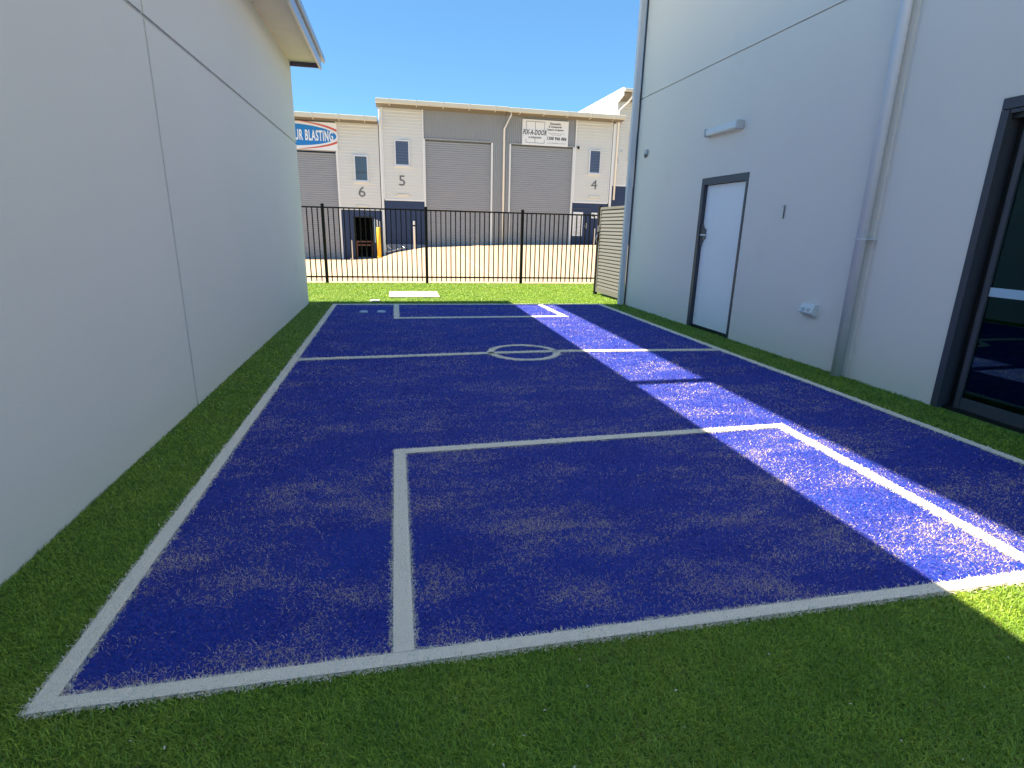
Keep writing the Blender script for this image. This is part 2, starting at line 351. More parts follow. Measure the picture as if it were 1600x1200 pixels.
LL = dict(boundary='thin white boundary line all round the blue court', halfway='white halfway line across the blue court', circle='white centre circle on the halfway line',
          near_box='large white goal box nearest the camera on blue turf', far_box='small white goal box at the far end by the lid')
mat('line_backing', (.84, .76, .62), .8, noise=(160, .12), bump=(220, .6))
def strip_mesh(polys):
    b = MB(); b.mi('line_backing')
    for p in polys: i = len(b.v); b.v += [(x, y, -.003) for x, y in p]; b.f.append(tuple(range(i, i+len(p)))); b.m.append(0)
    return b
def offs(pts, hw, closed=False):
    out_ = []
    for (a, c) in zip(pts[:-1], pts[1:]):
        d = Vector((c[0]-a[0], c[1]-a[1])).normalized(); n_ = Vector((-d.y, d.x))*hw
        out_.append([(a[0]-n_.x, a[1]-n_.y), (c[0]-n_.x, c[1]-n_.y), (c[0]+n_.x, c[1]+n_.y), (a[0]+n_.x, a[1]+n_.y)])
    return out_
ring = [(1.378+.372*math.cos(t*math.pi/24), 5.856+.372*math.sin(t*math.pi/24)) for t in range(49)]
def arc(a0, a1, r0=.337, r1=.407):
    k = [a0+(a1-a0)*i/22 for i in range(23)]
    return [[(1.378+q*math.cos(u), 5.856+q*math.sin(u)) for q, u in ((r0, k[i]), (r1, k[i]), (r1, k[i+1]), (r0, k[i+1]))] for i in range(22)]
BACK = dict(
 boundary=[[(-1.058,1.457),(3.843,1.457),(3.775,1.508),(-.998,1.508)], [(-1.058,1.457),(-.998,1.508),(-1.015,9.83),(-1.083,9.928)], [(-1.083,9.928),(-1.015,9.83),(3.69,9.705),(3.773,9.798)], [(3.773,9.798),(3.69,9.705),(3.72,5.8),(3.798,5.8)], [(3.798,5.8),(3.72,5.8),(3.755,4.2),(3.828,4.2)], [(3.828,4.2),(3.755,4.2),(3.775,1.508),(3.843,1.457)]],
 halfway=[[(-1.0,5.70),(1.0,5.805),(1.0,5.895),(-1.0,5.79)], [(1.0,5.805),(1.8,5.825),(1.8,5.915),(1.0,5.895)], [(1.8,5.825),(3.715,5.71),(3.715,5.80),(1.8,5.915)]],
 circle=arc(-.015, 2*math.pi-.12),
 near_box=[[(-.05,1.51),(.018,1.51),(.020,3.152),(-.046,3.22)], [(-.046,3.22),(.020,3.152),(2.665,3.236),(2.740,3.304)], [(2.740,3.304),(2.665,3.236),(2.610,1.51),(2.676,1.51)]],
 far_box=[[(-.048,9.80),(-.048,8.282),(.028,8.404),(.028,9.80)], [(-.048,8.282),(2.664,8.307),(2.578,8.428),(.028,8.404)], [(2.664,8.307),(2.616,9.73),(2.524,9.73),(2.578,8.428)]])
for k, lab in LL.items():
    Q = P[masks[k]]; Q = np.concatenate([Q]+[Q+rng.normal(0, .008, Q.shape) for _ in range(3)])
    blades(Q, .016, .0028, .95, 'turf_line', 'white_blade', zoff=.006, label=lab, cat='court line', group='white lines of the court')
    strip_mesh(BACK[k]).build('line_backing', bpy.context.scene.collection.objects[-1])

# ================================================================== LEFT BUILDING
LB = empty('rendered_building', (-1.5, 4.3, 0), 'pale grey rendered building on the left with eave over the turf', 'building')
def LP(b, name): o = b.build(name, LB); o.location = (1.5, -4.3, 0); return o
J = .014; GY, GZ = 4.335, 2.562
for (y0, y1) in ((-1.6, GY-J), (GY+J, 10.06)):
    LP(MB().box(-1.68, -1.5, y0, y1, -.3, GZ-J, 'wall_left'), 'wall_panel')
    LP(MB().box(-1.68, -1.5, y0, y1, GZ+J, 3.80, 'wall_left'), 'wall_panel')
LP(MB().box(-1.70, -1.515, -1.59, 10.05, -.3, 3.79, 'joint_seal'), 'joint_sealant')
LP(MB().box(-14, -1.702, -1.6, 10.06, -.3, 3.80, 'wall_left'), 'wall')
for (y0, y1) in ((-1.6, .6), (.604, 5.4), (5.404, 8.52), (8.524, 10.02)):
    LP(MB().box(-1.498, -1.066, y0, y1, 3.737, 3.749, 'soffit'), 'soffit_panel')
LP(MB().box(-1.50, -1.488, -1.6, 10.03, 3.722, 3.736, 'soffit'), 'cornice_bead')
f_ = LP(MB().box(-1.065, -1.035, -1.6, 10.06, 3.655, 3.80, 'fascia'), 'fascia')
LP(MB().box(-1.50, -1.066, 10.022, 10.045, 3.672, 3.80, 'fascia_shaded'), 'end_fascia')
LP(MB().prism([(-1.034, 3.812), (-1.005, 3.812), (-1.0, 3.82), (-1.0, 3.893), (-1.012, 3.893), (-1.012, 3.825), (-1.034, 3.825)], 'y', -1.9, 10.3, 'fascia'), 'roof_edge_trim')
LP(MB().prism([(-1.030, 3.83), (-1.014, 3.83), (-1.014, 3.888), (-14, 4.6), (-14, 4.5)], 'y', -1.88, 10.28, 'roof_metal'), 'roof')
sc = MB().tube([(0, 0, 0), (.008, 0, 0)], .006, 'steel', 8).mesh('screw')
for y in np.arange(-1, 10.2, .62): inst(sc, 'screw', LB, (1.5-1.036, y-4.3, 3.806))
sc2 = MB().tube([(0, 0, -.006), (0, 0, 0)], .009, 'dark_frame', 8).mesh('soffit_screw')
for y in (5.75, 7.45, 8.37, 9.35): inst(sc2, 'soffit_screw', LB, (1.5-1.10, y-4.3, 3.737))
# added unseen screen on posts, shaped to shade all but a sun strip
RSX = -3.2; z0 = (2.83-RSX)*SLOPE
RS = empty('added_shade_screen', (RSX, 4, 3.9), 'added unseen panelled shade screen on steel posts over left roof', 'added shade caster')
for i, y in enumerate(np.arange(-1.4, 9.7, 2.78)):
    ya, yb = y, min(y+2.78, 9.74)-.0001; top = [float(np.interp(q, [4.4, 5.3, 9.9], [3.42, 3.75, 5.35]))+(4.3-RSX)*SLOPE-3.9 for q in (ya, yb)]
    MB().prism([(ya-4, z0-3.9), (yb-4, z0-3.9), (yb-4, top[1]), (ya-4, top[0])], 'x', 0, .10, 'shade_caster_panel').build('shade_caster_panel', RS)
pm = MB().box(-.05, .05, -.068, .068, 0, z0-3.9, 'steel').mesh('post')
for y in (-1.35, 4.42): inst(pm, 'post', RS, (.05, y-4, 0))  # added posts; the middle one throws the dark bar across the sun strip
inst(MB().box(-.05, .05, -.06, .06, 0, z0-3.9, 'steel').mesh('post'), 'post', RS, (.05, 9.68-4, -.03)).scale = (1, 1, 1)

# ================================================================== RIGHT BUILDING (local y runs along the wall, local -x faces the court)
TH = math.atan(.02)
RB = empty('concrete_building', (4.345, 3.5, 0), 'blue grey concrete panel building on the right of court', 'building', rz=TH)
W = 'wall_right'; S0, S1, JR = .90, .942, .008; HZ = 3.505; SE = 6.20
def RP(b, name, smooth=False, par=None): return b.build(name, par or RB, smooth=smooth)
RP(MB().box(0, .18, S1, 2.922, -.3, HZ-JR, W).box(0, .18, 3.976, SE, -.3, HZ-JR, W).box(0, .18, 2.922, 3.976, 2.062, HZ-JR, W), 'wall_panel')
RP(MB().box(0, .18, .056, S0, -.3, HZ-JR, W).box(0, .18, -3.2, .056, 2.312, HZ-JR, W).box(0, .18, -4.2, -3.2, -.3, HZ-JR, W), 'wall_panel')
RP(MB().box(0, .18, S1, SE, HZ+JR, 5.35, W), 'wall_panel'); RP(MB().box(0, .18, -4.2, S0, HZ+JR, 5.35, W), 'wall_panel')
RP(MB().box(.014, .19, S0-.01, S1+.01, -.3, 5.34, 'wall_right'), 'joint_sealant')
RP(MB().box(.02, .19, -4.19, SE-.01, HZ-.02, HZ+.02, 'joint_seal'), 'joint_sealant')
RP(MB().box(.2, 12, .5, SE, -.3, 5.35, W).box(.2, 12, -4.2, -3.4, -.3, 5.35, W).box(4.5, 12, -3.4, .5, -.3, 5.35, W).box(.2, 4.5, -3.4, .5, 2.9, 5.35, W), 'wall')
RP(MB().box(-.22, 12, -4.2, SE+.01, 5.352, 5.46, 'roof_metal'), 'roof')
# dark room behind the glass doors
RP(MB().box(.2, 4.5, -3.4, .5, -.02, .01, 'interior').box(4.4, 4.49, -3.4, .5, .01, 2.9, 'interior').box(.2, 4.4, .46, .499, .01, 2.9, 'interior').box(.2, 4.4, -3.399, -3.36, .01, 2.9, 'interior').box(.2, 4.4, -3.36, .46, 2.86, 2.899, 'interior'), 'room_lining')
# steel door
DR = RP(MB().box(.045, .09, 2.972, 3.896, .022, 1.966, 'door_white', .003), 'door')
fr = MB().box(-.006, .12, 2.925, 2.966, -.02, 2.058, 'dark_frame').box(-.006, .12, 3.904, 3.972, -.02, 2.058, 'dark_frame').box(-.0055, .12, 2.966, 3.904, 1.972, 2.058, 'dark_frame').box(.03, .12, 2.966, 3.904, -.02, .012, 'black_frame')
RP(fr, 'door_frame', par=DR); RP(MB().box(.10, .13, 2.93, 3.97, -.02, 2.055, 'black_frame'), 'door_backing', par=DR)
hm = MB().tube([(0, 0, 0), (0, 0, .10)], .011, 'black_metal', 10)
hm.box(-.002, .006, -.004, .03, .0, .10, 'black_metal'); hme = hm.mesh('hinge')
for z in (.27, .92, 1.64): inst(hme, 'hinge', DR, (.036, 2.972, z))
lk = MB().box(.030, .046, 3.845, 3.888, 1.20, 1.41, 'lock_grey', .004).box(.022, .046, 3.80, 3.845, 1.24, 1.385, 'lock_grey', .005).box(.018, .044, 3.868, 3.90, 1.14, 1.44, 'lock_grey', .004)
lk.tube([(.025, 3.823, 1.35), (.008, 3.823, 1.35)], .016, 'lock_grey', 14)
LK = RP(lk, 'door_lock', par=DR)
lv = MB().tube([(.022, 3.835, 1.302), (-.02, 3.835, 1.302), (-.026, 3.815, 1.302), (-.026, 3.705, 1.300)], .011, 'plastic_white', 10); RP(lv, 'door_handle', True, DR)
RP(MB().box(.0445, .0455, 3.50, 3.56, .86, .862, 'plastic_grey'), 'door_mark', par=DR)
# sliding glass doors
GD = RP(MB().box(-.008, .16, -3.2, .052, 2.236, 2.308, 'dark_frame').box(-.008, .16, -.004, .052, -.02, 2.229, 'dark_frame').box(.0, .15, -3.16, -.008, 2.205, 2.230, 'dark_frame').box(-.008, .16, -3.2, -3.145, -.02, 2.229, 'dark_frame'), 'glass_door')
RP(MB().box(.05, .15, -3.14, -.0065, -.02, .012, 'black_frame'), 'door_track', par=GD); RP(MB().box(.03, .15, -3.14, -.0065, 2.17, 2.203, 'black_frame'), 'door_track', par=GD)
RP(MB().box(.058, .10, -.125, -.085, .014, 2.168, 'dark_frame').box(.058, .10, -1.62, -.13, .014, .105, 'dark_frame').box(.058, .10, -1.62, -.13, 2.09, 2.168, 'dark_frame').box(.058, .10, -1.68, -1.622, .014, 2.168, 'dark_frame'), 'door_stile', par=GD)
RP(MB().box(.11, .15, -.06, -.009, .014, 2.168, 'black_frame'), 'door_jamb', par=GD)
RP(MB().box(.076, .082, -1.62, -.126, .106, 2.089, 'tinted_glass'), 'glass_pane', par=GD)
RP(MB().box(.11, .15, -3.14, -1.63, .014, .105, 'dark_frame').box(.126, .132, -3.14, -1.63, .106, 2.168, 'tinted_glass'), 'fixed_pane', par=GD)
RP(MB().box(.0735, .0755, -1.62, -.127, .915, .982, 'strip_blue'), 'visibility_strip', par=GD)
# downpipe beside the panel joint
DP = RP(MB().tube([(-.062, 1.012, -.02), (-.062, 1.012, 5.35)], .046, 'pipe_paint', 28), 'downpipe', True)
cl = MB().tube([(-.062, 1.012, 1.30), (-.062, 1.012, 1.316)], .058, 'pipe_paint', 28).box(-.065, .0, .902, 1.012, 1.302, 1.314, 'pipe_paint').mesh('pipe_clip')
for z in (1.30, 4.2): inst(cl, 'pipe_clip', DP, (0, 0, z-1.30))
# square downpipe on the far corner
RP(MB().box(-.125, -.025, SE+.012, SE+.105, -.02, 5.35, 'pipe_paint', .012), 'corner_downpipe')
RP(MB().box(-.028, .19, SE+.001, SE+.011, -.02, 5.35, 'dark_frame'), 'corner_flashing')
# fittings on the wall: things of their own
def on_wall(name, s, z, label, cat, group=None):
    e = empty(name, (4.345-.02*s, 3.5+s, z), label, cat, group, rz=TH); return e
BL = on_wall('batten_light', 3.16, 2.58, 'long white batten light on the wall above the steel door', 'wall light')
MB().box(-.095, -.02, .03, .72, .012, .098, 'diffuser', .014).build('diffuser', BL)
MB().box(-.10, -.002, 0, .029, .0, .105, 'plastic_grey', .006).build('end_cap', BL); MB().box(-.10, -.002, .721, .75, .0, .105, 'plastic_grey', .006).build('end_cap', BL)
MB().box(-.019, -.001, .03, .72, .02, .095, 'plastic_grey').build('base_plate', BL)
PO = on_wall('power_outlet', 1.45, .515, 'grey weatherproof double power outlet low on the right wall', 'power outlet')
MB().prism([(0, .0), (-.035, .0), (-.085, .03), (-.05, .118), (0, .118)], 'y', 0, .185, 'plastic_white').build('housing', PO)
sw = MB().prism([(-.002, .0), (-.012, .004), (-.001, .034), (.009, .030)], 'y', 0, .035, 'plastic_grey').mesh('switch')
MB().box(-.03, 0, .01, .17, -.02, -.001, 'plastic_grey', .004).build('bottom_gland', PO)
for y in (.04, .115): inst(sw, 'switch', PO, (-.078, y, .045))
BR = on_wall('wall_bracket', 2.19, 1.505, 'thin dark slotted bracket on the bare wall right of the door', 'bracket')
MB().box(-.012, -.001, 0, .012, 0, .145, 'lock_grey').box(-.03, -.001, -.008, .022, .128, .14, 'plastic_grey').box(-.02, -.001, -.004, .018, 0, .008, 'steel').build('bracket_body', BR)
SN = on_wall('wall_sensor', 5.76, 2.535, 'small grey sensor box high on the wall by the far corner', 'sensor')
MB().box(-.04, -.001, 0, .09, .045, .12, 'plastic_grey', .006).build('housing', SN); MB().tube([(-.02, .045, .044), (-.035, .045, .0)], [.03, .018], 'lock_grey', 12).build('lens', SN)

# ================================================================== SIDE GATE, FENCE
GT = empty('slatted_gate', (4.285, 10.12, 0), 'grey horizontal slat gate beside the far corner of right building', 'gate', rz=math.atan(.03))
gl = 1.23
sl = MB().prism([(-.016, -.002), (-.010, -.004), (.014, .066), (.014, .074), (.008, .074), (-.016, .006)], 'y', .05, gl-.03, 'gate_paint').mesh('slat')
for i in range(23): inst(sl, 'slat', GT, (0, 0, .14+i*.0695))
MB().box(-.02, .02, 0, .049, .05, 1.79, 'gate_paint').box(-.02, .02, gl-.029, gl+.015, .05, 1.79, 'gate_paint').box(-.02, .02, .05, gl-.03, 1.742, 1.79, 'gate_paint').box(-.02, .02, .05, gl-.03, .05, .135, 'gate_paint').build('gate_frame', GT)
MB().box(-.035, .035, gl+.03, gl+.10, -.02, 1.80, 'black_metal').box(-.038, .038, gl+.027, gl+.103, 1.80, 1.815, 'black_metal').build('gate_post', GT)
MB().box(-.05, .0, gl-.01, gl+.06, 1.12, 1.26, 'black_metal', .005).tube([(-.06, gl+.0, 1.24), (-.09, gl+.0, 1.16), (-.06, gl+.0, 1.08)], .009, 'steel', 8).box(-.055, -.02, gl-.02, gl+.04, 1.30, 1.42, 'steel', .004).build('latch', GT)
MB().tube([(-.025, .02, .25), (-.025, .02, .38)], .012, 'black_metal', 8).build('gate_hinge', GT); MB().box(-.03, -.02, 0, .05, 1.55, 1.68, 'black_metal').build('gate_hinge', GT)

FE = empty('picket_fence', (.7, 13.68, 0), 'black tubular steel picket fence across the end of turf', 'fence')
pst = MB().box(-.033, .033, -.033, .033, -.05, 1.74, 'black_metal').box(-.038, .038, -.038, .038, 1.74, 1.758, 'black_metal').box(-.022, .022, -.022, .022, 1.758, 1.772, 'black_metal').mesh('post')
pk = MB().box(-.012, .012, -.012, .012, .03, 1.672, 'black_metal').mesh('picket')
px_ = [-6.24, -3.91, -1.587, .7425, 3.085]
def railm(L): return MB().box(0, L, -.02, .02, 1.655, 1.695, 'black_metal').box(0, L, -.017, .017, .115, .15, 'black_metal')
for i, x in enumerate(px_):
    inst(pst, 'post', FE, (x-.7, 0, 0))
    x1 = px_[i+1] if i < len(px_)-1 else 5.41
    L = x1-x-.066
    MB().box(0, L, -.019, .019, 1.673, 1.706, 'black_metal').build('top_rail', FE, (x-.7+.033, 0, 0)); MB().box(0, L, -.017, .017, .115, .15, 'black_metal').build('bottom_rail', FE, (x-.7+.033, 0, 0))
    n = max(1, round((x1-x)/.1165)); 
    for k in range(1, n): inst(pk, 'picket', FE, (x-.7+(x1-x)*k/n, 0, 0))
inst(pst, 'post', FE, (5.41-.7, 0, 0))
# pit lid and caps in the turf
PL = empty('pit_lid', (.345, 11.325, 0), 'rectangular cream concrete pit lid set in sunlit green turf', 'pit lid')
MB().box(-.465, .465, -.465, .465, -.05, .004, 'slab', .004).build('slab', PL)
MB().box(-.49, .49, -.49, -.467, -.05, .007, 'slab').box(-.49, .49, .467, .49, -.05, .007, 'slab').box(-.49, -.467, -.467, .467, -.05, .007, 'slab').box(.467, .49, -.467, .467, -.05, .007, 'slab').build('frame', PL)
MB().tube([(0, 0, -.02), (0, 0, .004), (0, 0, .006)], [.092, .092, .08], 'plastic_white', 28).build('inspection_cap', loc=(-.39, 10.39, 0), label='round white drain cap in green turf beside the pit lid', cat='drain cap')
MB().tube([(0, 0, -.02), (0, 0, .010), (0, 0, .013)], [.066, .066, .058], 'strip_blue', 24).build('drain_cap', loc=(-.52, 8.965, 0), label='left of two small pale round caps in the blue turf', cat='drain cap', group='pale round caps in the blue turf')
MB().tube([(0, 0, -.02), (0, 0, .010), (0, 0, .013)], [.070, .070, .062], 'strip_blue', 24).build('drain_cap', loc=(-.245, 8.958, 0), label='right of two small pale round caps, nearer the far goal box', cat='drain cap', group='pale round caps in the blue turf')

# ================================================================== WAREHOUSE UNITS ACROSS THE DRIVEWAY
YF = 30.9
def unit(x, z, label): 
    return empty('warehouse_unit', (x, YF, z), label, 'warehouse', 'warehouse units across the driveway')
def UP(b, name, U, smooth=False, par=None, **kw):
    p = par or U; o = b.build(name, p, smooth=smooth, **kw)
    if p is U: o.location = -Vector(U.location)
    return o
def boards(U, x0, x1, z0, z1, pitch=.155, y=YF):
    n = max(1, round((z1-z0)/pitch)); p = (z1-z0)/n
    me = MB().prism([(0, 0), (-.048, -.004), (-.052, .010), (-.008, p-.001), (0, p-.001)], 'x', 0, x1-x0, 'clad').mesh('lap_board')
    for i in range(n):
        o = inst(me, 'lap_board', U, (x0-U.location.x, y-YF, z0+i*p-U.location.z))
def ribs(x0, x1, z0, z1, y, m, pitch=.10, d=.03):
    b = MB(); n = max(2, int((x1-x0)/pitch)); p = (x1-x0)/n; k = b.mi(m); xs_ = []
    for i in range(n): xs_ += [(x0+i*p, 0), (x0+i*p+p*.35, 0), (x0+i*p+p*.5, d), (x0+i*p+p*.85, d)]
    xs_.append((x1, 0)); i0 = 0
    for (x, q) in xs_: b.v += [(x, y-q, z0), (x, y-q, z1)]
    for i in range(len(xs_)-1): b.f.append((2*i, 2*i+2, 2*i+3, 2*i+1)); b.m.append(k)
    b.box(x0, x1, y+.002, y+.06, z0, z1, m); return b
def curtain(x0, x1, z0, z1, y, m='roller', pitch=.105, d=.022):
    b = MB(); k = b.mi(m); n = int((z1-z0)/pitch); p = (z1-z0)/n; zs = []
    for i in range(n): zs += [(z0+i*p, .004), (z0+i*p+.018, 0), (z0+i*p+.03, d), (z0+(i+.5)*p+.01, d*1.25), (z0+(i+1)*p-.012, d)]
    zs.append((z1, 0))
    for z, q in zs: b.v += [(x0, y-q, z), (x1, y-q, z)]
    for i in range(len(zs)-1): b.f.append((2*i, 2*i+1, 2*i+3, 2*i+2)); b.m.append(k)
    b.box(x0, x1, y+.004, y+.03, z0, z1, m); return b
def roller_door(U, x0, x1, z0, z1, jl=True, jr=True):
    rd = UP(curtain(x0, x1, z0, z1, YF+.12), 'roller_door', U)
    f = MB()
    if jl: f.box(x0-.07, x0+.015, YF-.03, YF+.10, z0, z1+.06, 'trim')
    if jr: f.box(x1-.015, x1+.07, YF-.03, YF+.10, z0, z1+.06, 'trim')
    f.box(x0-.069, x1+.069, YF-.031, YF+.10, z1+.062, z1+.13, 'corrugated'); UP(f, 'door_frame', U, par=rd)
    UP(MB().box(x0+.02, x1-.02, YF+.07, YF+.11, z0+.01, z0+.09, 'corrugated'), 'bottom_rail', U, par=rd)
    return rd
def window(U, x0, x1, z0, z1, louvre):
    t = .055; y = YF-.115
    wf = UP(MB().box(x0-t, x0, y, YF, z0-t, z1+t, 'win_frame').box(x1, x1+t, y, YF, z0-t, z1+t, 'win_frame').box(x0, x1, y, YF, z1, z1+t, 'win_frame').box(x0, x1, y, YF, z0-t, z0, 'win_frame').box(x0-t-.04, x1+t+.04, y-.03, YF-.02, z0-t-.045, z0-t-.002, 'win_frame'), 'window', U)
    if louvre:
        UP(MB().box(x0, x1, y+.048, y+.056, z0, z1, 'dark_hole'), 'window_backing', U, par=wf)
        n = 8; p = (z1-z0)/n; me = MB().prism([(y+.010, .004), (y+.016, .0), (y+.044, p-.012), (y+.038, p-.008)], 'x', x0+.008, x1-.008, 'louvre').mesh('louvre_blade')
        for i in range(n): inst(me, 'louvre_blade', wf, (0, 0, z0+i*p+.006))
    else:
        zm = z0+(z1-z0)*.33
        for a, b_ in ((z0, zm-.02), (zm+.02, z1)): UP(MB().box(x0, x1, y+.035, y+.045, a, b_, 'window_dark'), 'pane', U, par=wf)
        UP(MB().box(x0, x1, y+.02, y+.05, zm-.02, zm+.02, 'dark_frame'), 'transom', U, par=wf)
    return wf
def gutter(U, x0, x1, z, wall_top, y=30.2):
    o = UP(MB().prism([(y, z-.17), (y+.10, z-.19), (y+.12, z-.19), (y+.12, z+.0), (y+.11, z), (y+.11, z-.17), (y+.015, z-.16), (y+.015, z), (y, z+.012), (y-.014, z)], 'x', x0, x1, 'gutter_cream'), 'gutter', U)
    me = MB().box(-.035, .035, y-.022, y-.001, z-.195, z+.022, 'gutter_cream').box(-.02, .02, y, y+.5, z-.22, z-.192, 'gutter_cream').mesh('gutter_bracket')
    n = max(1, int((x1-x0)/1.15))
    for k in range(n): inst(me, 'gutter_bracket', o, (x0+(k+.5)*(x1-x0)/n, 0, 0))
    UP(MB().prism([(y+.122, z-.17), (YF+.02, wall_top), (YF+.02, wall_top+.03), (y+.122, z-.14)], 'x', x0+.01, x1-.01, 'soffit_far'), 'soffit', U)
    UP(MB().prism([(y+.122, z-.02), (YF+14, z+.9), (YF+14, z+.98), (y+.05, z+.02)], 'x', x0, x1, 'roof_metal'), 'roof', U)
def downpipe(U, x, z0, z1, y=YF-.10, w=.10, offset_top=None, par=None):
    b = MB()
    if offset_top is None: b.box(x, x+w, y, y+.07, z0, z1, 'trim', .01)
    else:
        dx, dy, zt = offset_top
        b.tube([(x+w/2, y+.03, z0), (x+w/2, y+.03, z1), (x+w/2+dx, y+.03+dy, zt-.15), (x+w/2+dx, y+.03+dy, zt)], w/2, 'trim', 12)
    return UP(b, 'downpipe', U, smooth=offset_top is not None)
# --- unit 6
U6 = unit(-4.5, -.44, 'lowest warehouse unit at left, cream boards over navy with number 6 and open doorway')
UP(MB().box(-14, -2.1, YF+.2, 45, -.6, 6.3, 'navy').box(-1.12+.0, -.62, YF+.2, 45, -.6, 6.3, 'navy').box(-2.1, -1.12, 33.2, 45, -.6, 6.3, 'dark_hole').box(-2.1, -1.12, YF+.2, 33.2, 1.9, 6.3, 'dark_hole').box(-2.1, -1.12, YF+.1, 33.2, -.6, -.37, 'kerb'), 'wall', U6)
nv = MB().box(-2.68, -2.05, YF-.001, YF+.2, -.6, 2.07, 'navy').box(-1.10, -.60, YF-.001, YF+.2, -.6, 2.07, 'navy').box(-2.05, -1.10, YF-.001, YF+.2, 1.72, 2.07, 'navy')
UP(nv, 'base_wall', U6)
UP(MB().box(-2.075, -2.03, YF-.02, YF+.15, -.4, 1.74, 'black_frame').box(-1.12, -1.075, YF-.02, YF+.15, -.4, 1.74, 'black_frame').box(-2.03, -1.12, YF-.02, YF+.15, 1.69, 1.741, 'black_frame'), 'doorway', U6)
boards(U6, -2.66, -.63, 2.12, 6.24); UP(MB().box(-2.7, -.61, YF-.045, YF, 2.06, 2.119, 'trim').box(-2.72, -2.66, YF-.05, YF, 2.12, 6.25, 'trim'), 'corner_trim', U6)
UP(MB().box(-2.64, -.64, YF+.001, YF+.19, 2.08, 6.25, 'clad'), 'upper_wall', U6)
window(U6, -1.84, -1.26, 3.52, 4.66, False)
roller_door(U6, -7.4, -2.74, -.5, 4.76)
UP(ribs(-9, -2.73, 4.90, 6.25, YF+.02, 'corrugated'), 'corrugated_wall', U6)
UP(MB().box(-14, -7.5, YF, YF+.19, -.6, 6.3, 'navy'), 'side_wall', U6)
gutter(U6, -14, -.66, 6.44, 6.2)
text_mesh('unit_number', '6', .50, .34, 'numeral', U6, -1.74+4.5, 2.71+.44, -.042, .0, depth=.02)
UP(MB().box(-1.86, -1.26, YF-.07, YF-.036, 2.21, 2.31, 'vent_cream').box(-1.83, -1.29, YF-.078, YF-.07, 2.235, 2.285, 'trim'), 'vent', U6)
# --- unit 5
U5 = unit(2.7, .3, 'middle warehouse unit with number 5, louvre window and closed grey roller door')
UP(MB().box(-.58, 5.92, YF+.2, 45, -.6, 7.2, 'corrugated'), 'wall', U5)
UP(MB().box(-.44, 1.60, YF-.001, YF+.2, -.5, 2.60, 'navy'), 'base_wall', U5); UP(MB().box(-.43, 5.93, YF-.03, YF-.002, -.5, .36, 'kerb'), 'plinth', U5)
boards(U5, -.40, 1.56, 2.64, 7.02); UP(MB().box(-.44, 1.60, YF+.0, YF+.19, 2.602, 7.1, 'clad'), 'upper_wall', U5)
UP(MB().box(-.44, 1.62, YF-.05, YF-.001, 2.58, 2.638, 'trim').box(1.565, 1.635, YF-.055, YF-.001, 2.639, 7.05, 'trim').box(-.47, -.405, YF-.055, YF-.001, 2.639, 7.05, 'trim'), 'corner_trim', U5)
UP(MB().box(-.60, -.47, YF-.04, YF+.2, -.5, 7.1, 'clad'), 'party_wall', U5)
window(U5, .20, .84, 4.36, 5.48, True)
roller_door(U5, 1.69, 5.19, .36, 5.58)
UP(ribs(1.64, 5.92, 5.72, 7.08, YF+.02, 'corrugated'), 'corrugated_wall', U5); UP(ribs(5.27, 5.92, .2, 5.718, YF+.02, 'corrugated'), 'corrugated_wall', U5)
gutter(U5, -.70, 5.92, 7.28, 7.0)
downpipe(U5, -.585, -.45, 6.95, w=.11); 
downpipe(U5, 5.80, .3, 6.35, w=.11, offset_top=(.24, -.5, 7.1))
text_mesh('unit_number', '5', .50, .32, 'numeral', U5, .32-2.7, 3.33-.3, -.042, .0, depth=.02)
UP(MB().box(.20, .84, YF-.07, YF-.036, 2.81, 2.92, 'vent_cream').box(.23, .81, YF-.078, YF-.07, 2.84, 2.89, 'trim'), 'vent', U5)
# --- unit 4
U4 = unit(9, .4, 'right warehouse unit with number 4, roller door and white trade sign above it')
UP(MB().box(5.92, 11.93, YF+.2, 45, -.6, 7.2, 'corrugated'), 'wall', U4)
UP(MB().box(9.80, 11.88, YF-.001, YF+.2, -.5, 2.80, 'navy'), 'base_wall', U4)
boards(U4, 9.86, 11.84, 2.84, 7.02); UP(MB().box(9.80, 11.88, YF, YF+.19, 2.802, 7.1, 'clad'), 'upper_wall', U4)
UP(MB().box(9.80, 11.88, YF-.05, YF-.001, 2.78, 2.838, 'trim').box(9.79, 9.855, YF-.055, YF-.001, 2.839, 7.05, 'trim').box(11.845, 11.90, YF-.055, YF-.001, 2.839, 7.05, 'trim'), 'corner_trim', U4)
window(U4, 10.68, 11.24, 4.40, 5.52, True)
roller_door(U4, 6.22, 9.72, .44, 5.58)
UP(ribs(5.93, 9.78, 5.72, 7.08, YF+.02, 'corrugated'), 'corrugated_wall', U4); UP(ribs(5.93, 6.14, .2, 5.718, YF+.02, 'corrugated'), 'corrugated_wall', U4)
UP(MB().box(5.93, 9.79, YF-.03, YF-.002, -.4, .43, 'kerb'), 'plinth', U4)
gutter(U4, 5.925, 12.35, 7.26, 7.0)
downpipe(U4, 11.93, .4, 6.95, w=.13)
text_mesh('unit_number', '4', .48, .36, 'numeral', U4, 10.82-9, 3.54-.4, -.042, .0, depth=.02)
UP(MB().box(10.70, 11.34, YF-.07, YF-.036, 3.07, 3.18, 'vent_cream').box(10.73, 11.31, YF-.078, YF-.07, 3.10, 3.15, 'trim'), 'vent', U4)
dk = UP(MB().box(9.84, 10.86, YF-.02, YF-.002, .45, 2.46, 'navy'), 'door', U4)
UP(MB().box(9.81, 9.839, YF-.04, YF-.002, .45, 2.50, 'dark_frame').box(10.861, 10.90, YF-.04, YF-.002, .45, 2.50, 'dark_frame').box(9.84, 10.86, YF-.04, YF-.002, 2.461, 2.50, 'dark_frame'), 'door_frame', U4, par=dk)
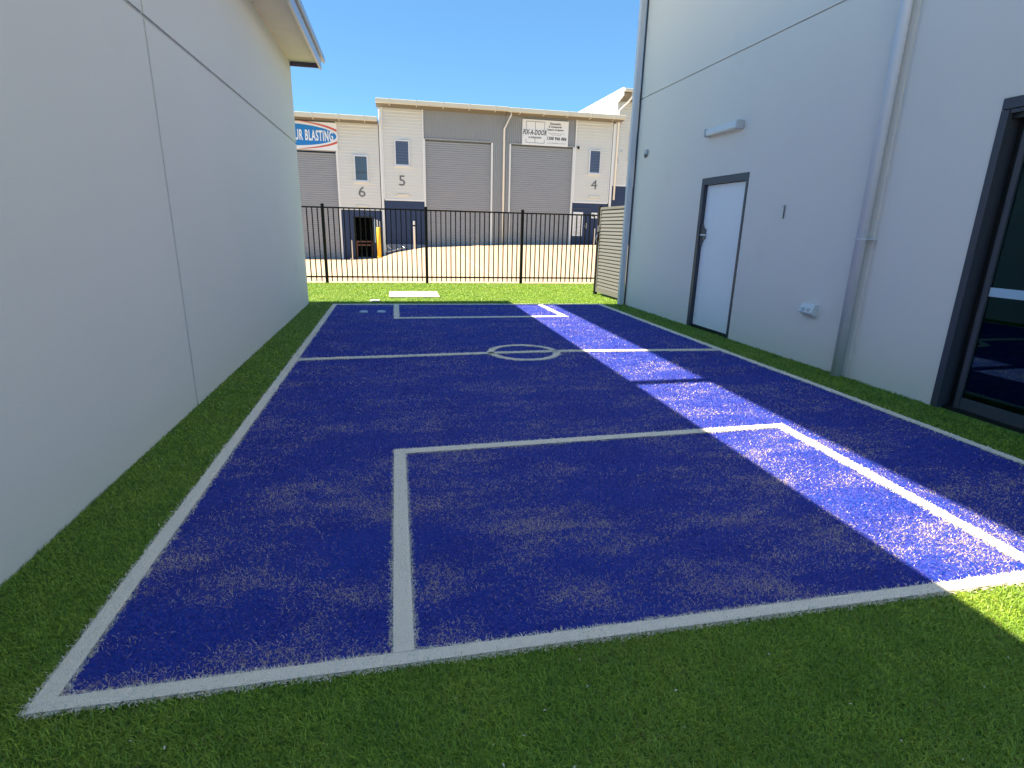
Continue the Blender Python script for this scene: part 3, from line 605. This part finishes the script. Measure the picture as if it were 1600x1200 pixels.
UP(MB().tube([(10.66, YF-.03, 1.55), (10.66, YF-.08, 1.55), (10.56, YF-.08, 1.55)], .025, 'vent_cream', 8).box(10.63, 10.70, YF-.035, YF-.021, 1.42, 1.72, 'vent_cream'), 'door_handle', U4, par=dk)
pn = empty('door_notice', (10.17, YF-.03, .99), 'tall white notice sheet on the navy door of unit 4', 'notice')
MB().box(-.29, .29, -.004, .004, 0, 1.30, 'sign_white').build('sheet', pn)
tl_ = MB()
for i in range(16): tl_.box(-.22, .22-random.random()*.2, -.007, -.0045, .10+i*.07, .118+i*.07, 'sign_grey')
tl_.build('print_lines', pn)
p2 = empty('small_notice', (10.99, YF-.03, 1.98), 'small white notice plate right of unit 4 door', 'notice')
MB().box(-.03, .32, -.012, .0, 0, .30, 'sign_white').build('plate', p2); MB().box(.02, .14, -.016, -.0125, .06, .24, 'sign_grey').build('print_lines', p2)
# --- unit 3
U3 = unit(14, .6, 'tallest cream warehouse unit at far right, sunlit side wall above the next roof')
UP(MB().prism([(YF+.2, -.6), (YF+.2, 8.22), (50, 8.80), (50, -.6)], 'x', 12.07, 24, 'clad'), 'wall', U3)
UP(MB().box(12.09, 24, YF-.001, YF+.2, -.5, 3.76, 'navy'), 'base_wall', U3)
UP(MB().box(12.09, 24, YF, YF+.19, 3.762, 8.2, 'clad'), 'upper_wall', U3)
boards(U3, 12.13, 16.5, 3.82, 8.1); UP(MB().box(12.07, 17, YF-.05, YF-.001, 3.75, 3.818, 'trim').box(12.05, 12.125, YF-.055, YF-.002, 3.819, 8.1, 'trim'), 'corner_trim', U3)
sb = MB().prism([(0, 0), (-.030, 0), (-.010, .199), (0, .199)], 'y', YF+.05, 49, 'clad').mesh('side_board')
for i in range(7): inst(sb, 'side_board', U3, (12.069-14, -YF, 7.15+i*.2-.6))
# raking barge and boxed eave end
UP(MB().prism([(29.9, 8.17), (29.9, 8.50), (30.0, 8.56), (50, 8.95), (50, 8.72), (31.0, 8.26), (30.75, 7.95)], 'x', 11.98, 12.045, 'trim'), 'barge_board', U3)
UP(MB().prism([(29.95, 8.35), (30.0, 8.44), (50, 8.82), (50, 8.72)], 'x', 12.05, 24, 'roof_metal'), 'roof', U3)
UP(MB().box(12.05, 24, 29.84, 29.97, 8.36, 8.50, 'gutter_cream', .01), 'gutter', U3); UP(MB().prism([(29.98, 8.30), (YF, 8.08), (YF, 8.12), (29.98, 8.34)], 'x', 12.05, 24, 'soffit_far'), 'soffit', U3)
UP(MB().tube([(12.50, 29.95, 8.38), (12.50, 29.95, 8.12), (12.42, 30.2, 7.95), (12.24, 30.7, 7.72), (12.20, 30.8, 7.60), (12.20, 30.8, 3.0)], .055, 'trim', 12), 'downpipe', U3, smooth=True)
window(U3, 12.95, 13.6, 5.2, 6.6, True)
UP(MB().box(12.45, 12.52, YF-.07, YF-.035, 5.55, 5.66, 'plastic_grey').box(12.28, 12.34, YF-.07, YF-.035, 4.95, 5.20, 'plastic_grey').box(12.9, 12.98, YF-.07, YF-.035, 4.10, 4.2, 'vent_cream'), 'wall_fitting', U3)
# --- camera dome on unit 4
MB().tube([(0, 0, 0), (0, -.10, -.02), (0, -.16, -.08)], [.05, .065, .05], 'black_metal', 12).build('security_camera', loc=(9.95, YF-.04, 5.66), smooth=True, label='small black security camera on boards beside the roller door', cat='camera')

# --- signs
S4 = empty('trade_sign', (6.82, YF-.06, 5.64), 'white rectangular sign reading FIX-A-DOOR above the roller door', 'sign', 'signs on the warehouse fronts')
MB().box(0, 2.54, -.02, .03, 0, 1.25, 'sign_white').build('sign_board', S4)
ln = MB()
for a in (.20, .69, 1.20): ln.box(a, a+.022, -.026, -.0205, .10, 1.16, 'sign_grey')
for a in (.10, 1.14): ln.box(.222 if a == .10 else .222, .69, -.0262, -.0205, a, a+.022, 'sign_grey'); ln.box(.712, 1.20, -.0262, -.0205, a, a+.022, 'sign_grey')
ln.build('door_outline', S4)
MB().box(.16, 1.28, -.031, -.0268, .30, .74, 'sign_white').build('text_panel', S4)
text_mesh('lettering', 'FIX-A-DOOR', .25, 1.28, 'sign_black', S4, .04, .50, -.036, .024, .25)
text_mesh('lettering', '& WINDOWS', .095, .70, 'sign_black', S4, .34, .32, -.036, .025, .2)
text_mesh('lettering', 'Domestic', .11, .60, 'sign_black', S4, 1.50, 1.04, -.026, .028, .2)
text_mesh('lettering', '& Commercial', .10, .72, 'sign_black', S4, 1.44, .90, -.026, .028, .2)
text_mesh('lettering', 'Repairs & Spares', .12, .90, 'sign_black', S4, 1.36, .73, -.026, .028, .2)
text_mesh('lettering', '1300 946 886', .17, 1.08, 'sign_black', S4, 1.36, .29, -.026, .035, .2)
text_mesh('lettering', 'www.fixadoor.com.au', .05, 1.02, 'sign_grey', S4, 1.38, .12, -.026, .004)
pl = MB()
x = 1.42
while x < 2.3: l_ = random.uniform(.04, .11); pl.box(x, x+l_, -.024, -.0205, .61, .63, 'sign_grey'); x += l_+.025
x = 1.56
while x < 2.1: l_ = random.uniform(.04, .09); pl.box(x, x+l_, -.024, -.0205, .54, .56, 'sign_grey'); x += l_+.025
pl.build('print_lines', S4)
S6 = empty('oval_sign', (-4.95, YF-.08, 5.52), 'white sign with blue oval, red swooshes and words UR BLASTING', 'sign', 'signs on the warehouse fronts')
MB().box(-2.3, 2.31, -.02, .03, -.66, .62, 'sign_white').build('sign_board', S6)
def lens(a, b_, n=48, sq=1.0): return [(a*math.cos(t), b_*math.sin(t)) for t in [2*math.pi*i/n for i in range(n)]]
MB().prism(lens(2.28, .50), 'y', -.040, -.0305, 'sign_blue').build('blue_oval', S6)
def swoosh(sg):
    t0 = math.acos(2.30/2.62); t1 = math.acos(.45/2.62); up_ = []; lo = []
    for i in range(15):
        t = t0+(t1-t0)*i/14; x_ = 2.62*math.cos(t); w_ = .10*(1-i/14)**.6+.004
        zc = .655*math.sin(t); zi = max(zc-w_, .578*math.sqrt(max(0, 1-(x_/2.38)**2))+.012); up_.append((x_, sg*max(zc, zi+.004))); lo.append((x_, sg*zi))
    return up_+lo[::-1]
MB().prism(swoosh(1), 'y', -.0285, -.0205, 'sign_red').build('red_swoosh', S6); MB().prism(swoosh(-1), 'y', -.0285, -.0205, 'sign_red').build('red_swoosh', S6)
MB().prism(lens(2.36, .575)[:13]+lens(2.36, .575)[-12:], 'y', -.0302, -.0286, 'sign_white').build('white_ring', S6)
text_mesh('lettering', 'UR BLASTING', .50, 1.80, 'sign_white', S6, .32, -.25, -.044, .03)

# --- bollards and small things at the units
def bollard(x, z0, z1, r, m, label, y=30.3, band=None, rods=False):
    B = empty('bollard', (x, y, z0), label, 'bollard', 'bollards along the warehouse fronts'); h = z1-z0
    MB().tube([(0, 0, -.05), (0, 0, h-.02), (0, 0, h)], [r, r, r*.8], m, 16).build('tube', B, smooth=True)
    MB().tube([(0, 0, -.05), (0, 0, .03)], r*1.35, m, 16).build('footing', B)
    if band: MB().tube([(0, 0, h-.28), (0, 0, h-.20)], r*1.04, 'black_metal', 16).build('band', B, smooth=True)
    if rods:
        MB().tube([(-.05, 0, h), (-.06, 0, h+.36)], .03, 'plastic_white', 8).build('rod', B); MB().tube([(.07, 0, h), (.07, 0, h+.30)], .025, 'plastic_grey', 8).build('rod', B)
bollard(-2.20, -.40, .55, .055, 'white_post', 'white bollard left of the dark open doorway')
bollard(-.80, -.27, 1.22, .125, 'yellow', 'thick yellow bollard with two rods on top right of the doorway', rods=True)
bollard(1.02, .12, 1.58, .055, 'white_post', 'thin white post with a dark band before navy wall of unit 5', band=True)
bollard(10.98, .44, 1.42, .055, 'white_post', 'pale bollard in front of the navy wall of unit 4')
MB().box(-.05, .05, 0, .06, 0, 1.10, 'strip_blue', .01).tube([(0, .03, 1.1), (0, .03, 1.2)], .03, 'plastic_white', 8).build('wall_conduit', loc=(-.98, YF-.075, .42), label='narrow pale conduit on navy wall between doorway and yellow bollard', cat='conduit')
WB = empty('work_table', (-1.58, 31.05, -.37), 'small brown timber table standing inside the dark doorway', 'table')
MB().box(-.42, .42, -.15, .35, .80, .87, 'timber').build('table_top', WB)
for sx in (-.38, .38):
    for sy in (-.11, .31): MB().box(sx-.03, sx+.03, sy-.03, sy+.03, 0, .80, 'timber').build('leg', WB)
MB().box(-.34, .34, -.10, -.07, .62, .70, 'timber').build('apron', WB)
MT = MB().box(-.25, .25, -.2, .2, 0, .02, 'mat_green'); MT.build('door_mat', loc=(-.98, 30.45, -.375), label='small green mat on the concrete by the yellow bollard', cat='mat')
TR = empty('steel_trestle', (-.1, 30.15, .03), 'low folded steel trestle lying on the concrete ramp by unit 5', 'trestle')
def bar(p, q, name='bar'): MB().tube([p, q], .016, 'steel', 6).build(name, TR)
for (p, q) in [((-.35, 0, -.05), (.6, 0, .18)), ((-.35, .3, .0), (.6, .3, .22)), ((-.35, 0, -.05), (-.35, 0, .32)), ((-.35, 0, .32), (0, 0, .04)), ((0, .3, .30), (.25, 0, .10)), ((.35, .3, .34), (.6, 0, .18)), ((-.35, .3, .0), (-.35, 0, -.05)), ((.6, 0, .18), (.6, .3, .22))]: bar(p, q)
# neighbouring hall further along, behind unit 6, keeps the skyline closed for a step to the side
# small pale bits of debris caught in the turf
mat('debris', (.55, .50, .38), .8, noise=(50, .3))
db = MB()
for i in range(90):
    if i < 60: x, y = random.uniform(-1.4, 3.2), random.uniform(.75, 1.42)
    else: x, y = random.choice([(random.uniform(-1.45, -1.12), random.uniform(1.5, 8)), (random.uniform(-.9, 3.6), random.uniform(1.7, 6))])
    a_ = random.uniform(0, 3.1); l_ = random.uniform(.003, .008); c_, s_ = math.cos(a_), math.sin(a_); i0 = len(db.v); k_ = db.mi('debris')
    db.v += [(x-l_*c_, y-l_*s_, .006), (x+.4*l_*s_, y-.4*l_*c_, .009), (x+l_*c_, y+l_*s_, .007), (x-.4*l_*s_, y+.4*l_*c_, .011)]
    db.f.append((i0, i0+1, i0+2, i0+3)); db.m.append(k_)
db.build('debris', kind='stuff', label='tiny pale bits of dry leaf and grit caught in the turf', cat='debris')
scene.render.engine = 'CYCLES'
print('blades', green.sum(), blue.sum(), anyline.sum())
